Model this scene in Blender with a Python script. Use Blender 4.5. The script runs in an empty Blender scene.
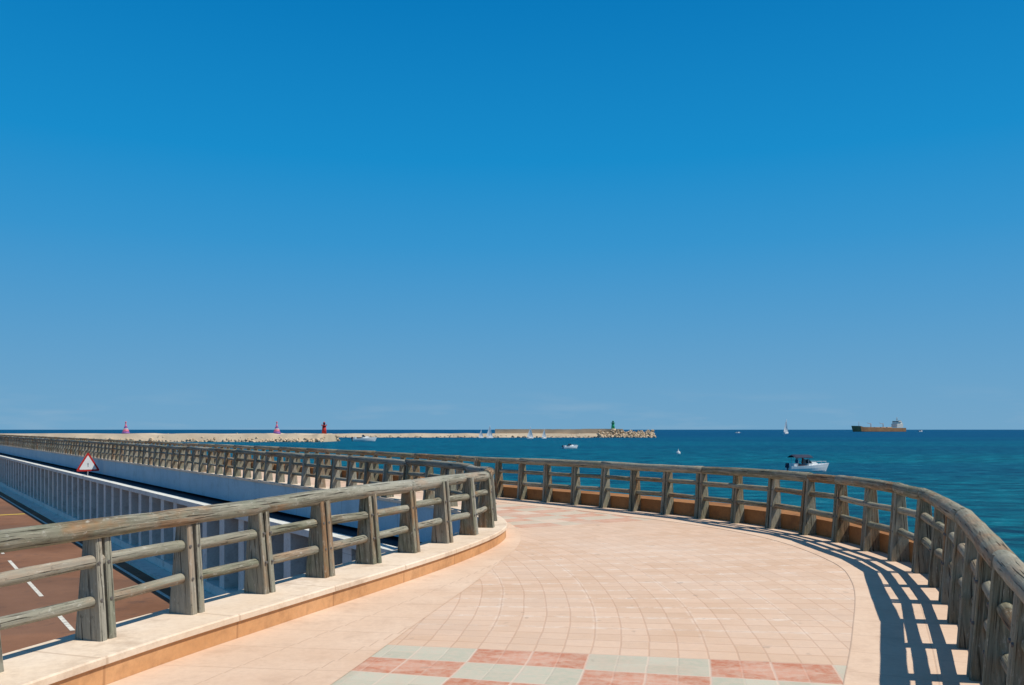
import bpy, bmesh, math, random
from mathutils import Vector, Matrix
random.seed(7)
S=bpy.context.scene
R=math.radians
try:
    S.view_settings.view_transform='Standard'; S.view_settings.look='None'; S.view_settings.exposure=0
except Exception: pass

# ------------------------------------------------------------ node helpers
class NT:
    def __init__(s,name):
        s.m=bpy.data.materials.new(name); s.m.use_nodes=True
        s.t=s.m.node_tree; s.t.nodes.clear()
        s.out=s.t.nodes.new('ShaderNodeOutputMaterial')
        s.b=s.t.nodes.new('ShaderNodeBsdfPrincipled')
        s.t.links.new(s.b.outputs[0],s.out.inputs[0])
    def n(s,t,**k):
        x=s.t.nodes.new(t)
        for a,b in k.items(): setattr(x,a,b)
        return x
    def set(s,sock,v):
        if isinstance(v,bpy.types.NodeSocket): s.t.links.new(v,sock)
        else: sock.default_value=v
    def math(s,op,a,b=0.0,c=0.0,clamp=False):
        x=s.n('ShaderNodeMath',operation=op,use_clamp=clamp)
        s.set(x.inputs[0],a); s.set(x.inputs[1],b); s.set(x.inputs[2],c)
        return x.outputs[0]
    def mix(s,f,a,b,mode='MIX'):
        x=s.n('ShaderNodeMix',data_type='RGBA',blend_type=mode)
        s.set(x.inputs[0],f)
        s.set(x.inputs[6],c4(a)); s.set(x.inputs[7],c4(b))
        return x.outputs[2]
    def noise(s,vec,scale,detail=4,rough=.55):
        x=s.n('ShaderNodeTexNoise'); 
        if vec is not None: s.set(x.inputs['Vector'],vec)
        x.inputs['Scale'].default_value=scale; x.inputs['Detail'].default_value=detail
        x.inputs['Roughness'].default_value=rough
        return x.outputs[0]
    def map(s,v,a,b,c=0.0,d=1.0):
        x=s.n('ShaderNodeMapRange'); x.clamp=True
        s.set(x.inputs[0],v); 
        for i,k in enumerate((a,b,c,d)): s.set(x.inputs[i+1],k)
        return x.outputs[0]
    def scale(s,vec,sc):
        x=s.n('ShaderNodeVectorMath',operation='MULTIPLY'); s.set(x.inputs[0],vec); x.inputs[1].default_value=sc
        return x.outputs[0]
    def comb(s,a,b,c=0.0):
        x=s.n('ShaderNodeCombineXYZ'); s.set(x.inputs[0],a); s.set(x.inputs[1],b); s.set(x.inputs[2],c); return x.outputs[0]
    def sep(s,v):
        x=s.n('ShaderNodeSeparateXYZ'); s.set(x.inputs[0],v); return x.outputs
    def tc(s,k='Object'):
        return s.n('ShaderNodeTexCoord').outputs[k]
    def bump(s,h,strength=.3,dist=.01):
        x=s.n('ShaderNodeBump'); s.set(x.inputs['Height'],h); x.inputs['Strength'].default_value=strength
        x.inputs['Distance'].default_value=dist
        s.t.links.new(x.outputs[0],s.b.inputs['Normal'])
    def fin(s,col,rough=.8,spec=.3,metal=0):
        s.set(s.b.inputs['Base Color'],c4(col)); s.set(s.b.inputs['Roughness'],rough)
        s.b.inputs['Specular IOR Level'].default_value=spec; s.b.inputs['Metallic'].default_value=metal
        return s.m
def c4(c):
    if isinstance(c,tuple) and len(c)==3: return (*c,1.0)
    return c
def simple(name,col,rough=.7,var=.15,sc=3.0,spec=.3):
    m=NT(name); v=m.tc()
    f=m.noise(v,sc,5)
    d=tuple(x*(1-var) for x in col); l=tuple(min(1,x*(1+var)) for x in col)
    return m.fin(m.mix(m.map(f,.3,.7),d,l),rough,spec)

# ------------------------------------------------------------ materials
def mat_wood(name,tint=(1,1,1)):
    m=NT(name); uv=m.tc('UV')
    g=m.noise(m.scale(uv,(1.6,34,1)),1.0,6,.7)
    big=m.noise(m.scale(uv,(2.3,3.6,1)),1.0,5,.65)
    pat=m.noise(m.scale(uv,(.8,1.3,1)),1.0,5,.65)
    tone=m.noise(m.scale(uv,(.25,.25,1)),1.0,1,.5)
    crack=m.noise(m.scale(uv,(2.0,60,1)),1.0,3,.5)
    spk=m.noise(m.scale(uv,(10,18,1)),1.0,5,.75)
    T=lambda c:tuple(a*b for a,b in zip(c,tint))
    a=m.mix(m.map(g,.38,.62),T((.090,.082,.058)),T((.35,.325,.25)))
    b=m.mix(m.map(big,.44,.60,0,.8),a,T((.20,.195,.14)))
    rust=m.mix(m.map(g,.36,.64),T((.12,.052,.018)),T((.38,.19,.075)))
    c=m.mix(m.math('MULTIPLY',m.map(pat,.50,.60),.70),b,rust)
    moss=m.noise(m.scale(uv,(.9,1.9,1)),1.7,4,.65)
    c=m.mix(m.math('MULTIPLY',m.map(moss,.52,.66),.5),c,T((.13,.16,.10)))
    c=m.mix(m.map(tone,.42,.62,0,.50),c,T((.41,.39,.33)))
    c=m.mix(m.map(spk,.57,.68,0,.6),c,T((.52,.50,.44)))
    c=m.mix(m.map(spk,.42,.32,0,.6),c,T((.05,.042,.03)))
    d=m.mix(m.math('MULTIPLY',m.map(crack,.40,.33),.85),c,T((.022,.018,.014)))
    m.bump(m.math('ADD',g,m.map(crack,.40,.33,0,-1)),.8,.012)
    return m.fin(d,.85,.2)
M_wood=mat_wood('weathered_wood')
M_wood2=mat_wood('weathered_wood_sea',(1.0,.97,.90))
M_bolt=simple('bolt_steel',(.12,.11,.10),.5)

def mat_deck():
    m=NT('promenade_tiles'); v=m.tc(); x,y,z=m.sep(v)
    rx=m.math('ADD',x,11.8); ry=m.math('SUBTRACT',y,8.8)
    r=m.math('SQRT',m.math('ADD',m.math('MULTIPLY',rx,rx),m.math('MULTIPLY',ry,ry)))
    a=m.math('MULTIPLY',m.math('ARCTAN2',ry,rx),13.0)
    wob=m.math('MULTIPLY',m.math('SUBTRACT',m.noise(v,.9,3),.5),.05)
    r=m.math('ADD',r,wob); a=m.math('ADD',a,wob)
    def joint(c,size,w):
        f=m.math('FRACT',m.math('DIVIDE',c,size))
        e=m.math('MINIMUM',f,m.math('SUBTRACT',1.0,f))
        return m.map(e,w/size*.5,w/size*1.1,1,0)
    def cell(c,size): return m.math('FLOOR',m.math('DIVIDE',c,size))
    def rnd(s1,s2,sd=0.0):
        w=m.n('ShaderNodeTexWhiteNoise',noise_dimensions='3D'); m.set(w.inputs['Vector'],m.comb(s1,s2,sd)); return w.outputs['Value']
    t=.225
    jt=m.math('MAXIMUM',m.math('MULTIPLY',joint(r,t,.009),.8),joint(a,t,.010))
    tr=rnd(cell(r,t),cell(a,t))
    base=m.mix(tr,(.61,.405,.272),(.69,.475,.335))
    n1=m.noise(v,.45,5,.6); n2=m.noise(v,14,5,.7); n3=m.noise(v,60,3,.7)
    base=m.mix(m.map(n1,.40,.64,0,.6),base,(.73,.55,.42))
    brk=m.map(m.noise(v,5.5,4,.7),.42,.60)
    zone=m.math('MULTIPLY',m.map(a,-2.0,-1.0),m.map(a,3.2,5.2,1,.25))
    st=joint(a,.45,.036); st2=joint(r,.9,.030)
    base=m.mix(m.math('MULTIPLY',m.math('MULTIPLY',st,brk),m.math('MULTIPLY',zone,.58)),base,(.88,.80,.70))
    base=m.mix(m.math('MULTIPLY',m.math('MULTIPLY',st2,brk),m.math('MULTIPLY',zone,.3)),base,(.86,.77,.66))
    base=m.mix(m.math('MULTIPLY',jt,.45),base,(.42,.22,.135))
    cs=.45
    k=rnd(cell(r,cs),cell(a,cs),3.0)
    chk=m.math('MODULO',m.math('ADD',m.math('ADD',cell(r,cs*2),cell(a,cs)),400.0),2.0)
    fu=m.math('ABSOLUTE',m.math('SUBTRACT',m.math('FRACT',m.math('DIVIDE',r,cs*2)),.5))
    fv=m.math('ABSOLUTE',m.math('SUBTRACT',m.math('FRACT',m.math('DIVIDE',a,cs)),.5))
    dia=m.map(m.math('ADD',fu,fv),.36,.42,1,0)
    red=m.mix(m.math('MULTIPLY',dia,.65),(.48,.165,.085),(.62,.31,.21))
    red=m.mix(m.map(tr,0,1,0,.35),red,(.64,.36,.26))
    gry=m.mix(tr,(.43,.42,.32),(.53,.50,.39))
    pl=(.66,.54,.42)
    cc=m.mix(m.map(m.math('ADD',k,m.math('MULTIPLY',chk,.9)),.84,.86),gry,red)
    cc=m.mix(m.map(k,.88,.89),cc,pl)
    jc=m.math('MAXIMUM',joint(r,cs,.012),joint(a,cs,.012))
    cc=m.mix(m.math('MULTIPLY',m.math('MAXIMUM',jc,m.math('MULTIPLY',jt,.4)),.6),cc,(.68,.52,.41))
    cc=m.mix(m.map(n2,.40,.62,0,.38),cc,(.68,.54,.42))
    def inb(c,lo,hi): return m.math('MULTIPLY',m.math('GREATER_THAN',c,lo),m.math('LESS_THAN',c,hi))
    near=inb(a,-8.10,-2.25)
    far=m.math('MULTIPLY',inb(a,6.3,9.9),.65)
    band=m.math('MAXIMUM',near,far)
    col=m.mix(band,base,cc)
    col=m.mix(m.map(n2,.35,.75,0,.22),col,(.44,.33,.25))
    col=m.mix(m.map(n3,.55,.75,0,.25),col,(.36,.27,.20))
    stain=m.map(m.noise(v,.9,6,.65),.52,.70,0,.42)
    col=m.mix(stain,col,(.52,.36,.26))
    spots=m.map(m.noise(v,5.5,2,.5),.69,.73,0,.4)
    col=m.mix(spots,col,(.30,.22,.17))
    m.bump(m.math('SUBTRACT',m.math('MULTIPLY',n2,.4),jt),.35,.004)
    return m.fin(col,.75,.25)
M_deck=mat_deck()
def mat_slab(name,c1,c2,js=.42,jw=.01,dirt=(.42,.3,.23),dn=.4):
    m=NT(name); uv=m.tc('UV'); x,y,z=m.sep(uv); v=m.tc()
    def joint(c,size,w):
        f=m.math('FRACT',m.math('DIVIDE',c,size))
        e=m.math('MINIMUM',f,m.math('SUBTRACT',1.0,f))
        return m.map(e,w/size*.5,w/size*1.1,1,0)
    j=m.math('MAXIMUM',joint(x,js,jw),joint(y,js,jw)) if js<1 else joint(x,js,jw)
    col=m.mix(m.map(m.noise(v,.7,6,.65),.35,.68),c1,c2)
    n2=m.noise(v,18,5,.7)
    col=m.mix(m.map(n2,.4,.8,0,.4),col,dirt)
    col=m.mix(m.map(m.noise(v,2.3,6,.7),.52,.68,0,dn),col,dirt)
    col=m.mix(m.math('MULTIPLY',j,.6),col,dirt)
    m.bump(m.math('SUBTRACT',m.math('MULTIPLY',n2,.5),j),.35,.004)
    return m.fin(col,.8,.2)
M_border=mat_slab('border_paving',(.65,.45,.315),(.73,.545,.405),.6,.008,(.50,.34,.24),.5)
M_ktop=mat_slab('kerb_coping',(.72,.56,.41),(.80,.665,.525),1.4,.014,(.46,.33,.23),.65)
M_kface=mat_slab('kerb_terracotta',(.60,.31,.135),(.69,.39,.195),1.4,.014,(.34,.17,.08),.6)
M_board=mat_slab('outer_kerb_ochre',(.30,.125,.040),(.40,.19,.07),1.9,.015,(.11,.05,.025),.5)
M_fascia=mat_slab('fascia_paint',(.33,.50,.60),(.41,.57,.66),2.9,.02,(.22,.30,.34),.35)
M_white=mat_slab('white_render',(.66,.65,.59),(.76,.75,.68),3.0,.01,(.36,.33,.28),.6)
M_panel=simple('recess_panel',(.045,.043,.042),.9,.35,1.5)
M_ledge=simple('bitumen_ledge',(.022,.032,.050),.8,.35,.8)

def mat_road():
    m=NT('red_asphalt'); v=m.tc()
    a=m.noise(v,.25,6,.65); b=m.noise(v,30,4,.8)
    c=m.mix(m.map(a,.35,.66),(.18,.080,.040),(.29,.14,.078))
    c=m.mix(m.map(b,.35,.75,0,.5),c,(.10,.06,.045))
    w=m.noise(m.scale(v,(1,1,1)),1.1,6,.75)
    c=m.mix(m.map(w,.53,.68,0,.55),c,(.075,.05,.04))
    p=m.noise(v,.12,2,.5)
    c=m.mix(m.map(p,.55,.57,0,.35),c,(.12,.075,.055))
    m.bump(b,.3,.01)
    return m.fin(c,.9,.2)
M_road=mat_road()
M_ground=simple('port_ground',(.26,.20,.15),.95,.25,.15)
M_paint=simple('road_paint',(.62,.58,.50),.7,.3,6)
M_yel=simple('yellow_paint',(.70,.50,.06),.7,.15,4)
M_sand=simple('breakwater_concrete',(.58,.45,.31),.9,.18,.08)
M_rock=simple('breakwater_rock',(.54,.41,.275),.95,.25,.25)
M_rock2=simple('breakwater_rock_dark',(.36,.26,.165),.95,.35,.3)

def mat_sea():
    m=NT('sea_water'); v=m.tc()
    w1=m.noise(m.scale(v,(.24,.42,1)),1.0,8,.70)
    w2=m.noise(m.scale(v,(.010,.035,1)),1.0,5,.6)
    w3=m.noise(m.scale(v,(.9,1.6,1)),1.0,5,.65)
    w4=m.noise(m.scale(v,(.0030,.010,1)),1.0,4,.55)
    x,y,z=m.sep(v)
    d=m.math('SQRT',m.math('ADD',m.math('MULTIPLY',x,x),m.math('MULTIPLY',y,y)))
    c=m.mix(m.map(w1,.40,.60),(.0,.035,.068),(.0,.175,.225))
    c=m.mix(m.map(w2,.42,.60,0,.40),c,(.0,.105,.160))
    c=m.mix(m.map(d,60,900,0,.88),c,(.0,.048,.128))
    c=m.mix(m.map(w4,.46,.60,0,.40),c,(.0,.034,.098))
    c=m.mix(m.map(m.math('MULTIPLY',w3,w1),.32,.38,0,.45),c,(.06,.27,.34))
    h=m.math('ADD',m.math('MULTIPLY',w1,1.0),m.math('MULTIPLY',w3,.35))
    m.bump(h,.9,.9)
    return m.fin(c,.45,.05)
M_sea=mat_sea()

# ------------------------------------------------------------ mesh builder
class MB:
    def __init__(s): s.v=[];s.f=[];s.uv=[];s.mi=[];s.sm=[]
    def face(s,idx,uv,mi=0,sm=False): s.f.append(idx);s.uv.append(uv);s.mi.append(mi);s.sm.append(sm)
    def quad(s,a,b,c,d,mi=0,uv=None):
        i=len(s.v); s.v+= [tuple(a),tuple(b),tuple(c),tuple(d)]
        if uv is None:
            L=(Vector(b)-Vector(a)).length; W=(Vector(d)-Vector(a)).length; uv=[(0,0),(L,0),(L,W),(0,W)]
        s.face((i,i+1,i+2,i+3),uv,mi)
    def tube(s,p0,p1,r0,r1=None,n=10,mi=0,rings=2,wob=0.0,bow=0.0):
        p0=Vector(p0);p1=Vector(p1); r1=r0 if r1 is None else r1
        d=(p1-p0);L=d.length;d.normalize()
        a=d.orthogonal().normalized() if abs(d.z)>.9 else d.cross(Vector((0,0,1))).normalized()
        b=d.cross(a)
        ou,ov=random.uniform(0,90),random.uniform(0,90)
        base=len(s.v)
        for k in range(rings):
            t=k/(rings-1); r=(r0+(r1-r0)*t)*(1+random.uniform(-wob,wob)*1.5)
            for j in range(n):
                th=2*math.pi*j/n
                rr=r*(1+random.uniform(-wob,wob))
                q=p0+d*(L*t)+a*math.cos(th)*rr+b*math.sin(th)*rr
                q.z+=bow*math.sin(math.pi*t)
                s.v.append(tuple(q))
        C=2*math.pi*r0
        for k in range(rings-1):
            for j in range(n):
                j2=(j+1)%n
                u0,u1=ou+L*k/(rings-1),ou+L*(k+1)/(rings-1)
                v0,v1=ov+C*j/n,ov+C*(j+1)/n
                s.face((base+k*n+j,base+k*n+j2,base+(k+1)*n+j2,base+(k+1)*n+j),[(u0,v0),(u0,v1),(u1,v1),(u1,v0)],mi,True)
        for k,rev in ((0,True),(rings-1,False)):
            idx=[base+k*n+j for j in range(n)]
            if rev: idx.reverse()
            s.face(tuple(idx),[(ou+.1*math.cos(j),ov+.1*math.sin(j)) for j in range(n)],mi)
    def prism(s,bot,top,mi=0,off=None):
        n=len(bot);i=len(s.v); s.v+=[tuple(p) for p in bot]+[tuple(p) for p in top]
        ou,ov=random.uniform(0,90),random.uniform(0,90)
        H=(Vector(top[0])-Vector(bot[0])).length; acc=0
        for j in range(n):
            k=(j+1)%n; w=(Vector(bot[k])-Vector(bot[j])).length
            s.face((i+j,i+k,i+n+k,i+n+j),[(ou,ov+acc),(ou,ov+acc+w),(ou+H,ov+acc+w),(ou+H,ov+acc)],mi); acc+=w
        s.face(tuple(i+n+j for j in range(n)),[(ou+p[0],ov+p[1]) for p in top],mi)
        s.face(tuple(i+j for j in reversed(range(n))),[(ou+p[0],ov+p[1]) for p in reversed(bot)],mi)
    def box(s,c,sz,mi=0,rz=0):
        cx,cy,cz=c;x,y,z=(k/2 for k in sz); co,si=math.cos(rz),math.sin(rz)
        P=[(cx+a*co-b*si,cy+a*si+b*co) for a,b in ((-x,-y),(x,-y),(x,y),(-x,y))]
        s.prism([(p[0],p[1],cz-z) for p in P],[(p[0],p[1],cz+z) for p in P],mi)
    def make(s,name,mats,parent=None):
        me=bpy.data.meshes.new(name); me.from_pydata(s.v,[],s.f)
        for m in mats: me.materials.append(m)
        ul=me.uv_layers.new(name='UVMap')
        flat=[]
        for u in s.uv:
            for q in u: flat+= [q[0],q[1]]
        ul.data.foreach_set('uv',flat)
        me.polygons.foreach_set('material_index',s.mi); me.polygons.foreach_set('use_smooth',s.sm)
        me.update()
        o=bpy.data.objects.new(name,me); S.collection.objects.link(o)
        if parent: o.parent=parent
        return o
def empty(name,loc=(0,0,0),rz=0):
    o=bpy.data.objects.new(name,None); o.location=loc; o.rotation_euler=(0,0,rz); o.empty_display_size=.5
    S.collection.objects.link(o); return o

# ------------------------------------------------------------ path geometry
DX,DY=-.59,.807
def FL(Moff,s): return (Moff*.807+DX*s, Moff*.59+DY*s)
inner=[(-6.6,-12),(-5.6,-6),(-5.0,-2),(-4.3,1.5),(-3.62,4.5),(-3.09,6.3),(-2.41,8.03),(-1.72,9.7),(-1.05,11.36),(-.52,12.9),(-.37,14.2),(-.66,15.8),(-1.48,17.5)]
outer=[(-1.6,-12),(-.5,-6),(.35,-2),(1.45,1.5),(2.6,4.3),(3.75,6.9),(4.75,9.4),(5.15,11.3),(5.0,13.8),(4.1,16.1),(2.1,19.0),(.6,20.8),(-1.2,23.1)]
bleft=[(-4.6,-12),(-3.6,-6),(-2.9,-2),(-2.2,1.5),(-1.55,4.5),(-1.2,6.0),(-.85,7.7),(-.45,9.6),(-.12,11.4),(.1,12.9),(.12,14.4),(-.12,16.1),(-1.0,17.9)]
koff=[.45]*8+[.40,.30,.26,.26,.28]+[.30]*9
for s1,s2 in ((19,23.5),(25,28),(32,34),(42,43),(55,55),(80,80),(120,120),(170,170),(240,240)):
    inner.append(FL(9.2,s1)); outer.append(FL(13.0,s2)); bleft.append(FL(9.85,s1))
def cr(P,n=8):
    out=[]
    Q=[P[0]]+list(P)+[P[-1]]
    for i in range(1,len(Q)-2):
        p0,p1,p2,p3=[Vector(q) for q in Q[i-1:i+3]]
        for k in range(n):
            t=k/n
            out.append(.5*((2*p1)+(-p0+p2)*t+(2*p0-5*p1+4*p2-p3)*t*t+(-p0+3*p1-3*p2+p3)*t**3))
    out.append(Vector(P[-1])); return out
CI,CO,CB=cr(inner),cr(outer),cr(bleft)
KO=[v.x for v in cr([(k,0) for k in koff])]
def normals(C):
    N=[]
    for i in range(len(C)):
        t=(C[min(i+1,len(C)-1)]-C[max(i-1,0)]).normalized(); N.append(Vector((t.y,-t.x)))
    return N
NI,NO=normals(CI),normals(CO)
def off(C,N,d): return [c+n*d for c,n in zip(C,N)]
def offk(e): return [c+n*(k+e) for c,n,k in zip(CI,NI,KO)]
def ribbon(mb,A,za,B,zb,mi=0):
    u=0
    for i in range(len(A)-1):
        a,b,c,d=A[i],A[i+1],B[i+1],B[i]
        L=((b-a).length+(c-d).length)/2; W=math.hypot((a-d).length,za-zb)
        mb.quad((a.x,a.y,za),(d.x,d.y,zb),(c.x,c.y,zb),(b.x,b.y,za),mi,[(u,0),(u,W),(u+L,W),(u+L,0)]); u+=L

GZ=-3.45; SZ=-4.75
prom=empty('promenade_walkway')
KI=offk(0); KIo=off(CI,NI,-.22)
OE=off(CO,NO,.10)
mb=MB(); ribbon(mb,KI,0,OE,0); mb.make('tiled_deck',[M_deck],prom)
mb=MB(); ribbon(mb,offk(.002),.004,CB,.004); ribbon(mb,off(CO,NO,-.92),.004,off(CO,NO,.098),.004)
mb.make('border_paving',[M_border],prom)
mb=MB(); ribbon(mb,off(CO,NO,.42),-.60,KIo,-.60); ribbon(mb,KIo,-.60,KIo,.148); mb.make('deck_slab',[M_fascia],prom)
mb=MB(); ribbon(mb,off(CO,NO,.42),.30,off(CO,NO,.42),SZ-3); mb.make('sea_wall',[M_white],prom)
mb=MB()
ribbon(mb,offk(.005),.150,KI,-.02,0)
kb=mb.make('kerb_face',[M_kface],prom)
mb=MB(); a=offk(.025); a0=offk(.013); b=off(CI,NI,-.25)
ribbon(mb,b,.205,a0,.205); ribbon(mb,a0,.205,a,.194); ribbon(mb,a,.194,a,.150); ribbon(mb,b,.150,b,.205); ribbon(mb,a,.150,b,.150)
mb.make('kerb_coping',[M_ktop],prom)
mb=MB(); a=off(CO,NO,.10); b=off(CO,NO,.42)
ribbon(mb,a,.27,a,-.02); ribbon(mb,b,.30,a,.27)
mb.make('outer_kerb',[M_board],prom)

# ------------------------------------------------------------ railings
def resample(C,sp,phasept=None):
    cum=[0]
    for i in range(1,len(C)): cum.append(cum[-1]+(C[i]-C[i-1]).length)
    ph=0
    if phasept is not None:
        k=min(range(len(C)),key=lambda i:(C[i]-Vector(phasept)).length); ph=cum[k]%sp
    out=[];s=ph;i=0
    while s<cum[-1]:
        while cum[i+1]<s:i+=1
        t=(s-cum[i])/(cum[i+1]-cum[i]); p=C[i].lerp(C[i+1],t); d=(C[i+1]-C[i]).normalized()
        out.append((p,d)); s+=sp
    return out
def railing(name,C,sp,z0,ztop,zm,inward,mat,phase=None,rr=.075):
    P=resample(C,sp,phase); mb=MB()
    for k,(p,d) in enumerate(P):
        dist=p.length
        n=Vector((d.y,-d.x))*inward
        big = 1.25 if k%9==4 else 1.0
        h1=ztop-rr*1.0
        lean=random.uniform(-.028,.028)
        for sgn in (-1,1):
            w=.068*big*random.uniform(.93,1.07); o=sgn*(w/2+.011)
            def pt(tt,nn,z,ln=0): 
                q=p+d*(tt+ln)+n*nn; return (q.x,q.y,z)
            def ring(z,n0,n1,ln,e=0):
                c=.009
                return [pt(o-w/2+e,n0+c,z,ln),pt(o-w/2+c+e,n0,z,ln),pt(o+w/2-c-e,n0,z,ln),pt(o+w/2-e,n0+c,z,ln),
                        pt(o+w/2-e,n1-c,z,ln),pt(o+w/2-c-e,n1,z,ln),pt(o-w/2+c+e,n1,z,ln),pt(o-w/2+e,n1-c,z,ln)]
            j=random.uniform(-.010,.010)
            bot=ring(z0-.01,-.130+j,.130+j,0,.0); top=ring(h1+.02,-.060+j,.055+j,lean,.004)
            A=Vector(bot[3])-Vector(bot[0]); B=Vector(bot[5])-Vector(bot[3])
            if A.cross(B).z<0: bot.reverse(); top.reverse()
            mb.prism(bot,top,0)
        if dist<18:
            for zz in zm:
                f=(zz-z0)/(h1-z0); nb=.130+(.055-.130)*f
                for sgn in (-1,1):
                    q=p+d*(sgn*.047)+n*(nb-.03); q2=p+d*(sgn*.047)+n*(nb+.012)
                    mb.tube((q.x,q.y,zz),(q2.x,q2.y,zz),.013,n=8,mi=1)
    def log(a,b,z,r,dist):
        e=(b-a).normalized()*.05
        nn=16 if dist<25 else 7
        rg=11 if dist<25 else 2
        mb.tube((a.x-e.x,a.y-e.y,z+random.uniform(-.014,.014)),(b.x+e.x,b.y+e.y,z+random.uniform(-.014,.014)),r*random.uniform(.90,1.08),r*random.uniform(.88,1.06),n=nn,rings=rg,wob=.024 if dist<25 else 0,bow=random.uniform(-.015,.015))
    for z,r in [(ztop-rr,rr)]+[(q,.047) for q in zm]:
        k=0
        while k<len(P)-1:
            step=2
            if r>.06: step=3
            while step>1 and (k+step>=len(P) or P[k][1].angle(P[min(k+step,len(P)-1)][1])>.11*step): step-=1
            a,b=P[k][0],P[min(k+step,len(P)-1)][0]
            off_=Vector((P[k][1].y,-P[k][1].x))*inward*(random.uniform(-.012,.012))
            log(a+off_,b+off_,z,r,a.length); k+=step
    return mb.make(name,[mat,M_bolt])
railing('wooden_railing',CI,.955,.205,1.10,(.50,.77),1,M_wood,(-3.09,6.3),.078)
railing('wooden_railing',CO,.95,0.0,1.035,(.40,.69),-1,M_wood2,(5.15,11.3),.078)

# ------------------------------------------------------------ lower road & wall
lw=empty('pilaster_wall')
def Lq(mb,M0,z0,M1,z1,s0,s1,mi=0,n=1):
    for i in range(n):
        a=s0+(s1-s0)*i/n; b=s0+(s1-s0)*(i+1)/n
        p,q,r_,t=FL(M0,a),FL(M0,b),FL(M1,b),FL(M1,a)
        mb.quad((*p,z0),(*q,z0),(*r_,z1),(*t,z1),mi,[(a,0),(b,0),(b,abs(M1-M0)+abs(z1-z0)),(a,abs(M1-M0)+abs(z1-z0))])
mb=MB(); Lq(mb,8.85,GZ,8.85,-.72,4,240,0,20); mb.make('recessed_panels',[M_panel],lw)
mb=MB()
ang=math.atan2(DY,DX)
s=5.0
while s<240:
    c=FL(8.42,s); mb.box((c[0],c[1],(GZ-.82)/2),(.46,.62,-.82-GZ),0,ang)
    s+=1.75
mb.make('pilasters',[M_white],lw)
mb=MB(); c=FL(8.22,122); mb.box((c[0],c[1],-.74),(236,.36,.16),0,ang)
c=FL(8.40,122); mb.box((c[0],c[1],GZ+.25),(236,.70,.30),0,ang); mb.make('wall_coping',[M_white],lw)
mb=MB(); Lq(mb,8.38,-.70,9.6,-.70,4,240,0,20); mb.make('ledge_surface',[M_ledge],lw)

mb=MB(); ol=off(CO,NO,.40)
pts=[(p.x,p.y) for p in ol]
pts+= [FL(13.4,400),FL(-300,400),(-300,-60),(-60,-60),(-2,-40)]
bm=bmesh.new(); vs=[bm.verts.new((x,y,GZ-.02)) for x,y in pts]; f=bm.faces.new(vs)
r_=bmesh.ops.extrude_face_region(bm,geom=[f]); 
for e in r_['geom']:
    if isinstance(e,bmesh.types.BMVert): e.co.z=SZ-3
bmesh.ops.recalc_face_normals(bm,faces=bm.faces)
me=bpy.data.meshes.new('ground'); bm.to_mesh(me); me.materials.append(M_ground)
S.collection.objects.link(bpy.data.objects.new('ground',me))
mb=MB(); Lq(mb,-4.0,GZ-.012,8.0,GZ-.012,-40,300,0,40); mb.make('road',[M_road])
mb=MB(); 
Lq(mb,7.45,GZ+.10,8.04,GZ+.10,-40,300,0,30); Lq(mb,7.45,GZ-.02,7.45,GZ+.10,-40,300,0,30); mb.make('pavement',[M_white])
mb=MB(); Lq(mb,6.9,GZ-.006,7.02,GZ-.006,-40,300,0,1)
s=-20.3
while s<200:
    Lq(mb,3.75,GZ-.006,3.87,GZ-.006,s,s+3.4); s+=5.6
Lq(mb,-.2,GZ-.006,-.06,GZ-.006,-40,300)
mb.make('road_markings',[M_paint])
mb=MB(); Lq(mb,3.0,GZ-.004,6.7,GZ-.004,60,60.35); mb.make('yellow_road_line',[M_yel])
mb=MB()
for (x,y) in ((-2.6,5.2),(-1.6,8.2),(-.4,11.2),(-4,-1),(2,6.5),(3,10)):
    mb.tube((x,y,GZ-.1),(x,y,-.58),.3,n=24)
mb.make('support_columns',[M_white],prom)

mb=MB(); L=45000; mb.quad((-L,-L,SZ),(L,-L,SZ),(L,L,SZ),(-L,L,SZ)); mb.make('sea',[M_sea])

# ------------------------------------------------------------ breakwaters
def ridge(name,pts,w,h,mats,rock_w,rockn,rsz):
    e=empty(name); C=[Vector(p) for p in pts]; D=cr(pts,10); N=normals(D); mb=MB()
    n=len(D); hh=[h*(1+random.uniform(-.10,.10)) for _ in D]
    def pr(j,kk):
        H=hh[j]
        return [(-w/2-4,SZ-.5),(-w/2,SZ+H*.8),(-w/2+1,SZ+H),(w/2,SZ+H),(w/2+4,SZ-.5)][kk]
    for i in range(n-1):
        for k in range(4):
            o0,z0=pr(i,k);o1,z1=pr(i,k+1);o2,z2=pr(i+1,k);o3,z3=pr(i+1,k+1)
            a=D[i]+N[i]*o0;b=D[i+1]+N[i+1]*o2;c=D[i+1]+N[i+1]*o3;d=D[i]+N[i]*o1
            mb.quad((*a,z0),(*d,z1),(*c,z3),(*b,z2),0)
    for i in (0,n-1):
        v=[D[i]+N[i]*pr(i,kk)[0] for kk in range(5)]; k=len(mb.v); mb.v+=[(p.x,p.y,pr(i,kk)[1]) for kk,p in enumerate(v)]; mb.face(tuple(range(k,k+5)),[(0,0)]*5)
    mb.make('causeway',[mats[0]],e)
    rocks(e,D,N,w,h,rockn,rsz,rock_w,mats[1:])
    return e
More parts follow.
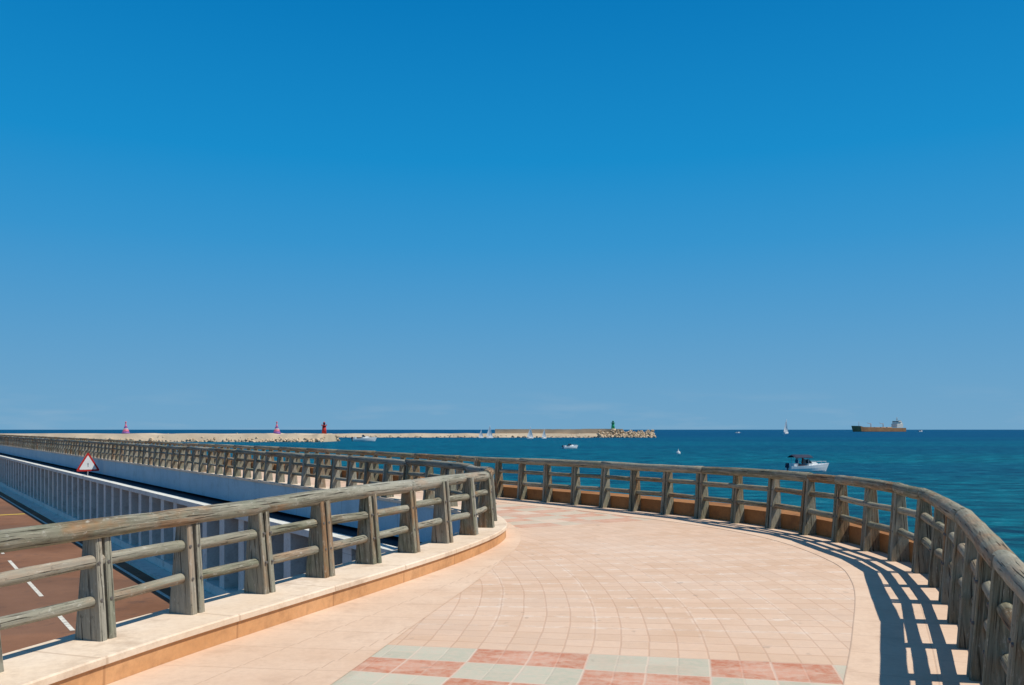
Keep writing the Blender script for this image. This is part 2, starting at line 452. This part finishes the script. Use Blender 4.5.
def rocks(e,D,N,w,h,cnt,rsz,rw,mats,dark=.3):
    bm=bmesh.new(); 
    for _ in range(cnt):
        i=random.randrange(len(D)); j=min(i+1,len(D)-1); t=random.random()
        p=D[i].lerp(D[j],t); side=1 if random.random()<.75 else -1
        o=side*(w/2+random.uniform(-.3,1)*rw); 
        q=p+N[i]*o
        k=1-max(0,(abs(o)-w/2+rw*.3)/(rw*1.3))
        z=SZ+h*max(-.1,(k*random.uniform(.3,.9)))
        sc=rsz*random.uniform(.5,1.3)
        m=Matrix.Translation((q.x,q.y,z))@Matrix.Rotation(random.uniform(0,6.28),4,Vector((random.random(),random.random(),random.random()+.1)).normalized())@Matrix.Diagonal((sc,sc*random.uniform(.6,1),sc*random.uniform(.5,.9),1))
        r=bmesh.ops.create_icosphere(bm,subdivisions=1,radius=1,matrix=m)
        mi=random.random()<dark
        for v in r['verts']:
            v.co+=Vector((random.uniform(-1,1),random.uniform(-1,1),random.uniform(-1,1)))*sc*.22
            for f in v.link_faces: f.material_index=int(mi)
    me=bpy.data.meshes.new('armour_rocks'); bm.to_mesh(me); bm.free()
    for m in mats: me.materials.append(m)
    o=bpy.data.objects.new('armour_rocks',me); S.collection.objects.link(o); o.parent=e
ridge('sandy_breakwater',[(-560,560),(-400,500),(-260,468),(-150,462),(-98,458)],24,4.1,[M_sand,M_rock,M_sand],6,1500,.80)
b2=ridge('harbour_breakwater',[(-700,640),(-400,690),(-150,705),(0,700),(104,690)],9,3.2,[M_sand,M_rock,M_rock2],4,1200,.9)
mb=MB()
for i in range(25):
    x0=-14+4.2*i; mb.box((x0+2.1,703-.09*i,SZ+4.6),(4.19,2.2,4.4+ (0.5 if i>16 else 0)+random.uniform(-.12,.12)),0,-.02)
mb.make('parapet_wall',[M_sand],b2)
D=[Vector((x,692-.02*x)) for x in range(70,118,4)]; N=[Vector((0,-1))]*len(D)
rocks(b2,D,N,5,6.6,600,1.35,8,[M_rock,M_rock2],.35)

# ------------------------------------------------------------ paints
P_white=simple('white_gelcoat',(.80,.80,.78),.35,.06,2)
P_navy=simple('navy_canvas',(.02,.03,.06),.8,.3,3)
P_glass=simple('dark_glass',(.02,.03,.035),.1,.2,1,.6)
P_green=simple('green_paint',(.02,.38,.17),.5,.12,1)
P_red=simple('red_paint',(.50,.03,.025),.5,.15,1)
P_pink=simple('pink_vinyl',(.70,.17,.26),.5,.12,1)
P_purple=simple('purple_vinyl',(.24,.10,.34),.5,.15,1)
P_hull=simple('rusty_hull',(.38,.19,.085),.7,.25,.08)
P_deckp=simple('ship_deck_paint',(.44,.27,.15),.8,.2,.1)
P_super=simple('superstructure_paint',(.80,.76,.66),.6,.1,.3)
P_alu=simple('aluminium_tube',(.55,.55,.56),.35,.1,3)
P_skin=simple('skin',(.42,.24,.16),.6,.1,5)
P_cloth=simple('clothing',(.10,.12,.20),.9,.2,5)
P_cloth2=simple('clothing_red',(.45,.08,.06),.9,.2,5)
def mat_sail():
    m=NT('sail_cloth'); m.fin((.85,.85,.83),.8,.1)
    tr=m.n('ShaderNodeBsdfTranslucent'); tr.inputs[0].default_value=(.85,.85,.82,1)
    mx=m.n('ShaderNodeMixShader'); mx.inputs[0].default_value=.45
    m.t.links.new(m.b.outputs[0],mx.inputs[1]); m.t.links.new(tr.outputs[0],mx.inputs[2]); m.t.links.new(mx.outputs[0],m.out.inputs[0])
    return m.m
P_sail=mat_sail()

def hull(L,B,H,mat,deckmat,parent,draft=.5,rake=.12,sheer=.25,ns=14,full=.5,stern=.8,name='hull',ship=False):
    bm=bmesh.new(); rows=[]
    half=[(1,1),(1,.6),(.995,.2),(.85,0)] if ship else [(1,1),(.97,.68),(.88,.36),(.58,.1)]
    sec=[(-y,z) for y,z in half]+[(0,0)]+[(y,z) for y,z in reversed(half)]
    for i in range(ns):
        t=i/(ns-1); x=-L/2+L*t
        hb=B/2*(stern+(1-stern)*min(1,t/.35))*(1-max(0,(t-full)/(1-full))**2.2)
        hb=max(hb,.004*L)
        zt=H*(1+sheer*t*t*1.6)
        if ship and t>.88: zt+=H*.22
        row=[]
        for yf,zf in sec:
            yy=hb*yf; zz=-draft+(zt+draft)*zf
            xx=x+rake*L*max(0,t-.6)/.4*(zz+draft)/(H+draft)*.6
            row.append(bm.verts.new((xx,yy,zz)))
        rows.append(row)
    for i in range(ns-1):
        for k in range(8): bm.faces.new((rows[i][k],rows[i+1][k],rows[i+1][k+1],rows[i][k+1]))
        f=bm.faces.new((rows[i][0],rows[i][8],rows[i+1][8],rows[i+1][0])); f.material_index=1
    bm.faces.new(rows[0])
    bm.faces.new(list(reversed(rows[-1])))
    bmesh.ops.recalc_face_normals(bm,faces=bm.faces)
    me=bpy.data.meshes.new(name); bm.to_mesh(me); me.materials.append(mat); me.materials.append(deckmat)
    o=bpy.data.objects.new(name,me); S.collection.objects.link(o); o.parent=parent
def wedge(mb,x0,x1,xt0,xt1,w,wt,z0,z1,mi=0):
    mb.prism([(x0,-w/2,z0),(x1,-w/2,z0),(x1,w/2,z0),(x0,w/2,z0)],[(xt0,-wt/2,z1),(xt1,-wt/2,z1),(xt1,wt/2,z1),(xt0,wt/2,z1)],mi)
def person(parent,loc,rz,cm,seated=True,name='person'):
    g=empty(name,loc,rz); g.parent=parent
    J=[(0,0,.0,.14),(0,0,.25,.13),(0,0,.48,.15),(0,0,.60,.055),
       (0,.19,.48,.06),(.12,.24,.24,.045),(.33,.20,.22,.035),
       (0,-.19,.48,.06),(.12,-.24,.24,.045),(.33,-.20,.22,.035)]
    if seated: J+=[(.05,.10,-.02,.09),(.45,.12,.0,.07),(.47,.12,-.42,.045),(.05,-.10,-.02,.09),(.45,-.12,.0,.07),(.47,-.12,-.42,.045)]
    else: J+=[(0,.10,-.05,.09),(.02,.11,-.45,.07),(0,.12,-.88,.045),(0,-.10,-.05,.09),(.02,-.11,-.45,.07),(0,-.12,-.88,.045)]
    E=[(0,1),(1,2),(2,3),(2,4),(4,5),(5,6),(2,7),(7,8),(8,9),(0,10),(10,11),(11,12),(0,13),(13,14),(14,15)]
    me=bpy.data.meshes.new('body'); me.from_pydata([j[:3] for j in J],E,[]); me.materials.append(cm)
    o=bpy.data.objects.new('body',me); S.collection.objects.link(o); o.parent=g
    md=o.modifiers.new('skin','SKIN'); 
    for i,j in enumerate(J): me.skin_vertices[0].data[i].radius=(j[3],j[3])
    me.skin_vertices[0].data[0].use_root=True
    sb=o.modifiers.new('sub','SUBSURF'); sb.levels=1; sb.render_levels=1
    bm=bmesh.new(); bmesh.ops.create_uvsphere(bm,u_segments=14,v_segments=10,radius=1,matrix=Matrix.Translation((.01,0,.74))@Matrix.Diagonal((.10,.078,.125,1)))
    bmesh.ops.create_uvsphere(bm,u_segments=8,v_segments=6,radius=1,matrix=Matrix.Translation((.11,0,.73))@Matrix.Diagonal((.02,.013,.022,1)))
    me=bpy.data.meshes.new('head'); bm.to_mesh(me); me.materials.append(P_skin); h=bpy.data.objects.new('head',me); S.collection.objects.link(h); h.parent=g
    bm=bmesh.new(); bmesh.ops.create_uvsphere(bm,u_segments=14,v_segments=10,radius=1,matrix=Matrix.Translation((-.012,0,.775))@Matrix.Diagonal((.108,.085,.105,1)))
    me=bpy.data.meshes.new('hair'); bm.to_mesh(me); me.materials.append(P_navy); h=bpy.data.objects.new('hair',me); S.collection.objects.link(h); h.parent=g
def motorboat(name,x,y,L,rz,canopy=True,people=0):
    g=empty(name,(x,y,SZ),rz); k=L/7.0
    hull(L,2.5*k,.95*k,P_white,P_white,g,.4*k,.14,.3)
    mb=MB()
    wedge(mb,-.2*k,2.3*k,.1*k,1.3*k,1.7*k,1.3*k,.94*k,1.6*k,0)
    wedge(mb,-.5*k,.5*k,-.45*k,-.05*k,1.9*k,1.4*k,1.40*k,2.1*k,1)
    wedge(mb,-.4*k,.4*k,-.4*k,.4*k,2.0*k,2.0*k,.95*k,1.41*k,0)
    mb.box((-2.6*k,0,1.15*k),(.7*k,1.9*k,.5*k),0)
    mb.box((-1.6*k,.75*k,1.1*k),(1.4*k,.45*k,.4*k),2); mb.box((-1.6*k,-.75*k,1.1*k),(1.4*k,.45*k,.4*k),2)
    wedge(mb,-4.0*k,-3.5*k,-3.9*k,-3.45*k,.45*k,.35*k,.7*k,1.45*k,2)
    mb.tube((-3.7*k,0,-.3*k),(-3.7*k,0,.75*k),.09*k,n=8,mi=2)
    pr=[(1.0,1.05),(2.2,.85),(3.2,.45),(3.75,0),(3.2,-.45),(2.2,-.85),(1.0,-1.05)]
    for i in range(6):
        a,b=pr[i],pr[i+1]; mb.tube((a[0]*k,a[1]*k,1.7*k),(b[0]*k,b[1]*k,1.7*k),.025*k,n=6,mi=3)
        mb.tube((a[0]*k,a[1]*k,1.05*k),(a[0]*k,a[1]*k,1.7*k),.02*k,n=6,mi=3)
    if canopy:
        for xx in (-2.3,-.3):
            for s_ in (-1,1): mb.tube((xx*k,s_*1.05*k,.9*k),(xx*k*.96,s_*1.0*k,2.45*k),.03*k,n=6,mi=3)
        n=8
        for i in range(n):
            a0=-1+2*i/n;a1=-1+2*(i+1)/n; z=lambda a:(2.35+.42*(1-a*a))*k
            mb.prism([(-3.0*k,a0*1.15*k,z(a0)),(.5*k,a0*1.15*k,z(a0)),(.5*k,a1*1.15*k,z(a1)),(-3.0*k,a1*1.15*k,z(a1))],
                     [(-2.7*k,a0*1.1*k,z(a0)+.12*k),(.2*k,a0*1.1*k,z(a0)+.12*k),(.2*k,a1*1.1*k,z(a1)+.12*k),(-2.7*k,a1*1.1*k,z(a1)+.12*k)],2)
    mb.make('cabin_and_fittings',[P_white,P_glass,P_navy,P_alu],g)
    if people:
        person(g,(-1.5*k,.72*k,1.43*k),R(-90),P_cloth,True); person(g,(-1.0*k,-.3*k,1.85*k),R(-20),P_cloth2,False)
        person(g,(-2.3*k,-.72*k,1.43*k),R(90),P_cloth,True)
    return g
def sailboat(name,x,y,Hm,rz,sailm=None,L=None):
    sailm=sailm or P_sail
    L=L or Hm*.72; g=empty(name,(x,y,SZ),rz)
    hull(L,L*.28,L*.10,P_white,P_white,g,L*.05,.12,.25)
    mb=MB(); mb.tube((L*.08,0,0),(L*.08,0,Hm),L*.012,n=8,mi=1); mb.tube((L*.08,0,L*.2),(-L*.42,L*.05,L*.2),L*.01,n=8,mi=1)
    wedge(mb,-L*.2,L*.2,-L*.15,L*.14,L*.17,L*.12,L*.1,L*.17,1)
    def sail(A,B,C,bel,n=8):
        A,B,C=map(Vector,(A,B,C)); G=[]
        for i in range(n+1):
            t=i/n; p=A.lerp(C,t); q=B.lerp(C,t); row=[]
            for j in range(n+1):
                u=j/n; w=p.lerp(q,u); w.y+=bel*math.sin(math.pi*u)*math.sin(math.pi*min(1,t*.8+.2)); row.append(w)
            G.append(row)
        for i in range(n):
            for j in range(n): mb.quad(G[i][j],G[i][j+1],G[i+1][j+1],G[i+1][j],0)
    sail((L*.07,0,L*.20),(-L*.46,L*.04,L*.20),(L*.07,0,Hm*.98),L*.08)
    sail((L*.50,0,L*.14),(L*.04,L*.05,L*.16),(L*.10,0,Hm*.92),L*.07)
    mb.make('rig_and_sails',[sailm,P_alu],g); return g
motorboat('motorboat',45.6,131.5,6.4,R(14),True,2)
motorboat('motorboat',19.8,291,5.4,R(28),False)
motorboat('motor_yacht',-82,470,12,R(15),False)
motorboat('motorboat',1105,2300,16,R(30),False)
motorboat('motorboat',398,1500,9,R(20),False)
sailboat('sailboat',411,1275,22,R(50),L=16)
sailboat('sailing_dinghy',-17,640,9.6,R(45)); sailboat('sailing_dinghy',13,612,8.6,R(42)); sailboat('sailing_dinghy',22.8,606,7.2,R(50))
sailboat('sailing_dinghy',-24,655,6.8,R(45))
g=empty('mooring_buoy',(45,230,SZ)); mb=MB()
prof=[(.1,-.3),(.5,-.2),(.62,.1),(.5,.45),(.22,.62),(.08,.9),(.05,1.2)]
for (r0,z0),(r1,z1) in zip(prof,prof[1:]): mb.tube((0,0,z0),(0,0,z1),r0,r1,n=14)
mb.make('float',[P_white],g)
# cargo ship
g=empty('cargo_ship',(1078,2500,SZ),R(200)); g.scale=(1.13,1.13,1.13)
hull(164,24,10,P_hull,P_deckp,g,2,.04,.20,20,.86,.85,ship=True)
mb=MB()
for i in range(5): wedge(mb,-38+i*20,-22+i*20,-37+i*20,-23+i*20,16,14,9.6,12.0,1)
mb.box((-62,0,16),(20,20,10),0); mb.box((-62,0,23),(16,18,4.2),0); mb.box((-61,0,26.6),(10,22,3),0)
mb.box((-55.8,0,27.0),(.5,20,1.2),2)
wedge(mb,-73,-67,-72.5,-67.5,6,5,11,29,3)
mb.tube((-61,0,27),(-61,0,38),.8,.4,n=8,mi=3); mb.box((-61,0,33),(.8,7,.5),3)
mb.tube((64,0,11),(64,0,26),.6,.3,n=8,mi=3)
for x in (-15,25): mb.tube((x,0,11),(x,0,22),.9,.6,n=8,mi=3); mb.tube((x,0,20),(x+13,0,23),.4,n=6,mi=3)
mb.make('superstructure',[P_super,P_deckp,P_glass,P_hull],g)

def beacon(name,x,y,z,h,r,mat):
    g=empty(name,(x,y,z)); mb=MB()
    mb.tube((0,0,-1),(0,0,h*.10),r*1.5,n=16,mi=1)
    mb.tube((0,0,h*.10),(0,0,h*.68),r,r*.72,n=20)
    mb.tube((0,0,h*.68),(0,0,h*.73),r*1.15,n=20)
    for i in range(8):
        a=i*math.pi/4; mb.tube((r*1.08*math.cos(a),r*1.08*math.sin(a),h*.73),(r*1.08*math.cos(a),r*1.08*math.sin(a),h*.82),r*.05,n=5)
    mb.tube((0,0,h*.73),(0,0,h*.88),r*.45,n=14,mi=2); mb.tube((0,0,h*.88),(0,0,h),r*.6,.05,n=14)
    mb.make('tower',[mat,M_sand,P_glass],g)
beacon('green_light_beacon',82.6,695,SZ+6.4,7.6,1.5,P_green)
beacon('red_light_beacon',-101,457,SZ+3.4,7.4,1.3,P_red)
def cone(name,x,y):
    g=empty(name,(x,y,SZ+3.75)); mb=MB()
    pr=[(2.3,0,1),(2.1,.5,1),(1.7,1.6,0),(1.25,2.8,2),(1.0,3.4,1),(.7,4.3,0),(.35,5.4,0),(.2,6.1,2),(.45,6.3,0),(.4,6.9,0),(.05,7.1,0)]
    for a,b in zip(pr,pr[1:]): mb.tube((0,0,a[1]),(0,0,b[1]),a[0],b[0],n=16,mi=a[2])
    mb.make('inflatable_cone',[P_pink,P_purple,P_sail],g)
cone('inflatable_marker',-209,460); cone('inflatable_marker',-127,459)

g=empty('warning_sign',(-22.05,44.2,-.74),R(38)); mb=MB()
mb.tube((0,.03,0),(0,.03,1.1),.03,n=10,mi=2)
def tri(r,cz,y0,y1,mi,rc):
    P=[]
    for k in range(3):
        a=math.pi/2+k*2*math.pi/3; c=Vector((math.cos(a)*(r-rc*2),math.sin(a)*(r-rc*2)))
        for q in (-1,0,1):
            b=a+q*R(50); P.append((c.x+rc*math.cos(b),c.y+rc*math.sin(b)))
    i=len(mb.v); n=len(P); mb.v+=[(p[0],y0,cz+p[1]) for p in P]+[(p[0],y1,cz+p[1]) for p in P]
    mb.face(tuple(range(i,i+n)),[(0,0)]*n,mi); mb.face(tuple(range(i+2*n-1,i+n-1,-1)),[(0,0)]*n,mi)
    for k in range(n): mb.face((i+k,i+n+k,i+n+(k+1)%n,i+(k+1)%n),[(0,0)]*4,mi)
tri(.68,.66,-.012,0,1,.06); tri(.50,.66,-.017,-.0125,0,.03)
mb.box((0,-.019,.68),(.035,.004,.14),3); mb.box((0,-.019,.56),(.035,.004,.035),3)
mb.make('triangle_plate',[P_white,P_red,P_alu,P_navy],g)

# ------------------------------------------------------------ world / light / camera
SUN_EL=57; sd=Vector((1.0,-.14,0)).normalized()
sd=Vector((sd.x*math.cos(R(SUN_EL)),sd.y*math.cos(R(SUN_EL)),math.sin(R(SUN_EL))))
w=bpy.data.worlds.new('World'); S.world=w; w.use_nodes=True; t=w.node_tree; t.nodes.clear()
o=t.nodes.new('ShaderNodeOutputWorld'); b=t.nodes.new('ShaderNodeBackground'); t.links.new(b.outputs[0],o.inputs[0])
sky=t.nodes.new('ShaderNodeTexSky'); sky.sky_type='NISHITA'; sky.sun_disc=False
sky.sun_elevation=R(SUN_EL); sky.sun_rotation=math.atan2(sd.x,sd.y)
sky.dust_density=.4; sky.ozone_density=2.5
b.inputs[1].default_value=.1
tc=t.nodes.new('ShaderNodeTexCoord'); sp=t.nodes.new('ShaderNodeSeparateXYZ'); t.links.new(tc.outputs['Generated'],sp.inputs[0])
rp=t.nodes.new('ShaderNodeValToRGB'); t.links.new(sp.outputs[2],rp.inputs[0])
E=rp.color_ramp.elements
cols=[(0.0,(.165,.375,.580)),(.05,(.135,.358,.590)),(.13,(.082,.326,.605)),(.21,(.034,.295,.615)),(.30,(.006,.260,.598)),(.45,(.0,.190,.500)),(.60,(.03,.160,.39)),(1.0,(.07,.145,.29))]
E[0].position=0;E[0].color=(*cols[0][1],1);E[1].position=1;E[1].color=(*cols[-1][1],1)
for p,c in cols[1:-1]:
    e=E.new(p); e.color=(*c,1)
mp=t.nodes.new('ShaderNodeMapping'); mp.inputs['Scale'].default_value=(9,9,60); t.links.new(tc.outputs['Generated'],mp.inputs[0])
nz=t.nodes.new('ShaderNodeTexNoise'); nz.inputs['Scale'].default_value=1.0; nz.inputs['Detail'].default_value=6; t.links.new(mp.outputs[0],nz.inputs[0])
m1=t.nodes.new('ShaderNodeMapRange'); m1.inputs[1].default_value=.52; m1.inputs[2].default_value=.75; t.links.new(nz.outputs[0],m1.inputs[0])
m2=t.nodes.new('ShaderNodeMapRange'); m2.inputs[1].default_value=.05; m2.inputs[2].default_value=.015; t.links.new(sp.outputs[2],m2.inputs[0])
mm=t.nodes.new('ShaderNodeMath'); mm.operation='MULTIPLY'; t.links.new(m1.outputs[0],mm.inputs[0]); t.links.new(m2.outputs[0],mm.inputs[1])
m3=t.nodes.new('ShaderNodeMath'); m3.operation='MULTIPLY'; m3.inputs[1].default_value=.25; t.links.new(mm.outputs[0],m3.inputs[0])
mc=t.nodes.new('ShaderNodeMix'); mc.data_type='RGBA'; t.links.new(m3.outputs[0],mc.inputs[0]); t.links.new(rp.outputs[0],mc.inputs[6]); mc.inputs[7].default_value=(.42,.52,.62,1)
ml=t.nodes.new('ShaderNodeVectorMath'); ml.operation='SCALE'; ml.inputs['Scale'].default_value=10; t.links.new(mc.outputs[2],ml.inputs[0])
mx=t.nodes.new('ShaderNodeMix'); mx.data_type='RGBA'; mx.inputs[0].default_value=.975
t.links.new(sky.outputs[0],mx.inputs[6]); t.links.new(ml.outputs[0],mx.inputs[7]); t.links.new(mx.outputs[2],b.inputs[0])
l=bpy.data.lights.new('sun','SUN'); l.energy=4.6; l.angle=R(.53); l.color=(1,.95,.85)
lo=bpy.data.objects.new('sun',l); S.collection.objects.link(lo); lo.rotation_euler=sd.to_track_quat('Z','Y').to_euler()
c=bpy.data.cameras.new('camera'); co=bpy.data.objects.new('camera',c); S.collection.objects.link(co)
co.location=(0,0,1.75); co.rotation_euler=(R(90),0,0); c.sensor_width=36; c.lens=850/1024*36; c.shift_y=87/1024
c.clip_start=.05; c.clip_end=100000; S.camera=co
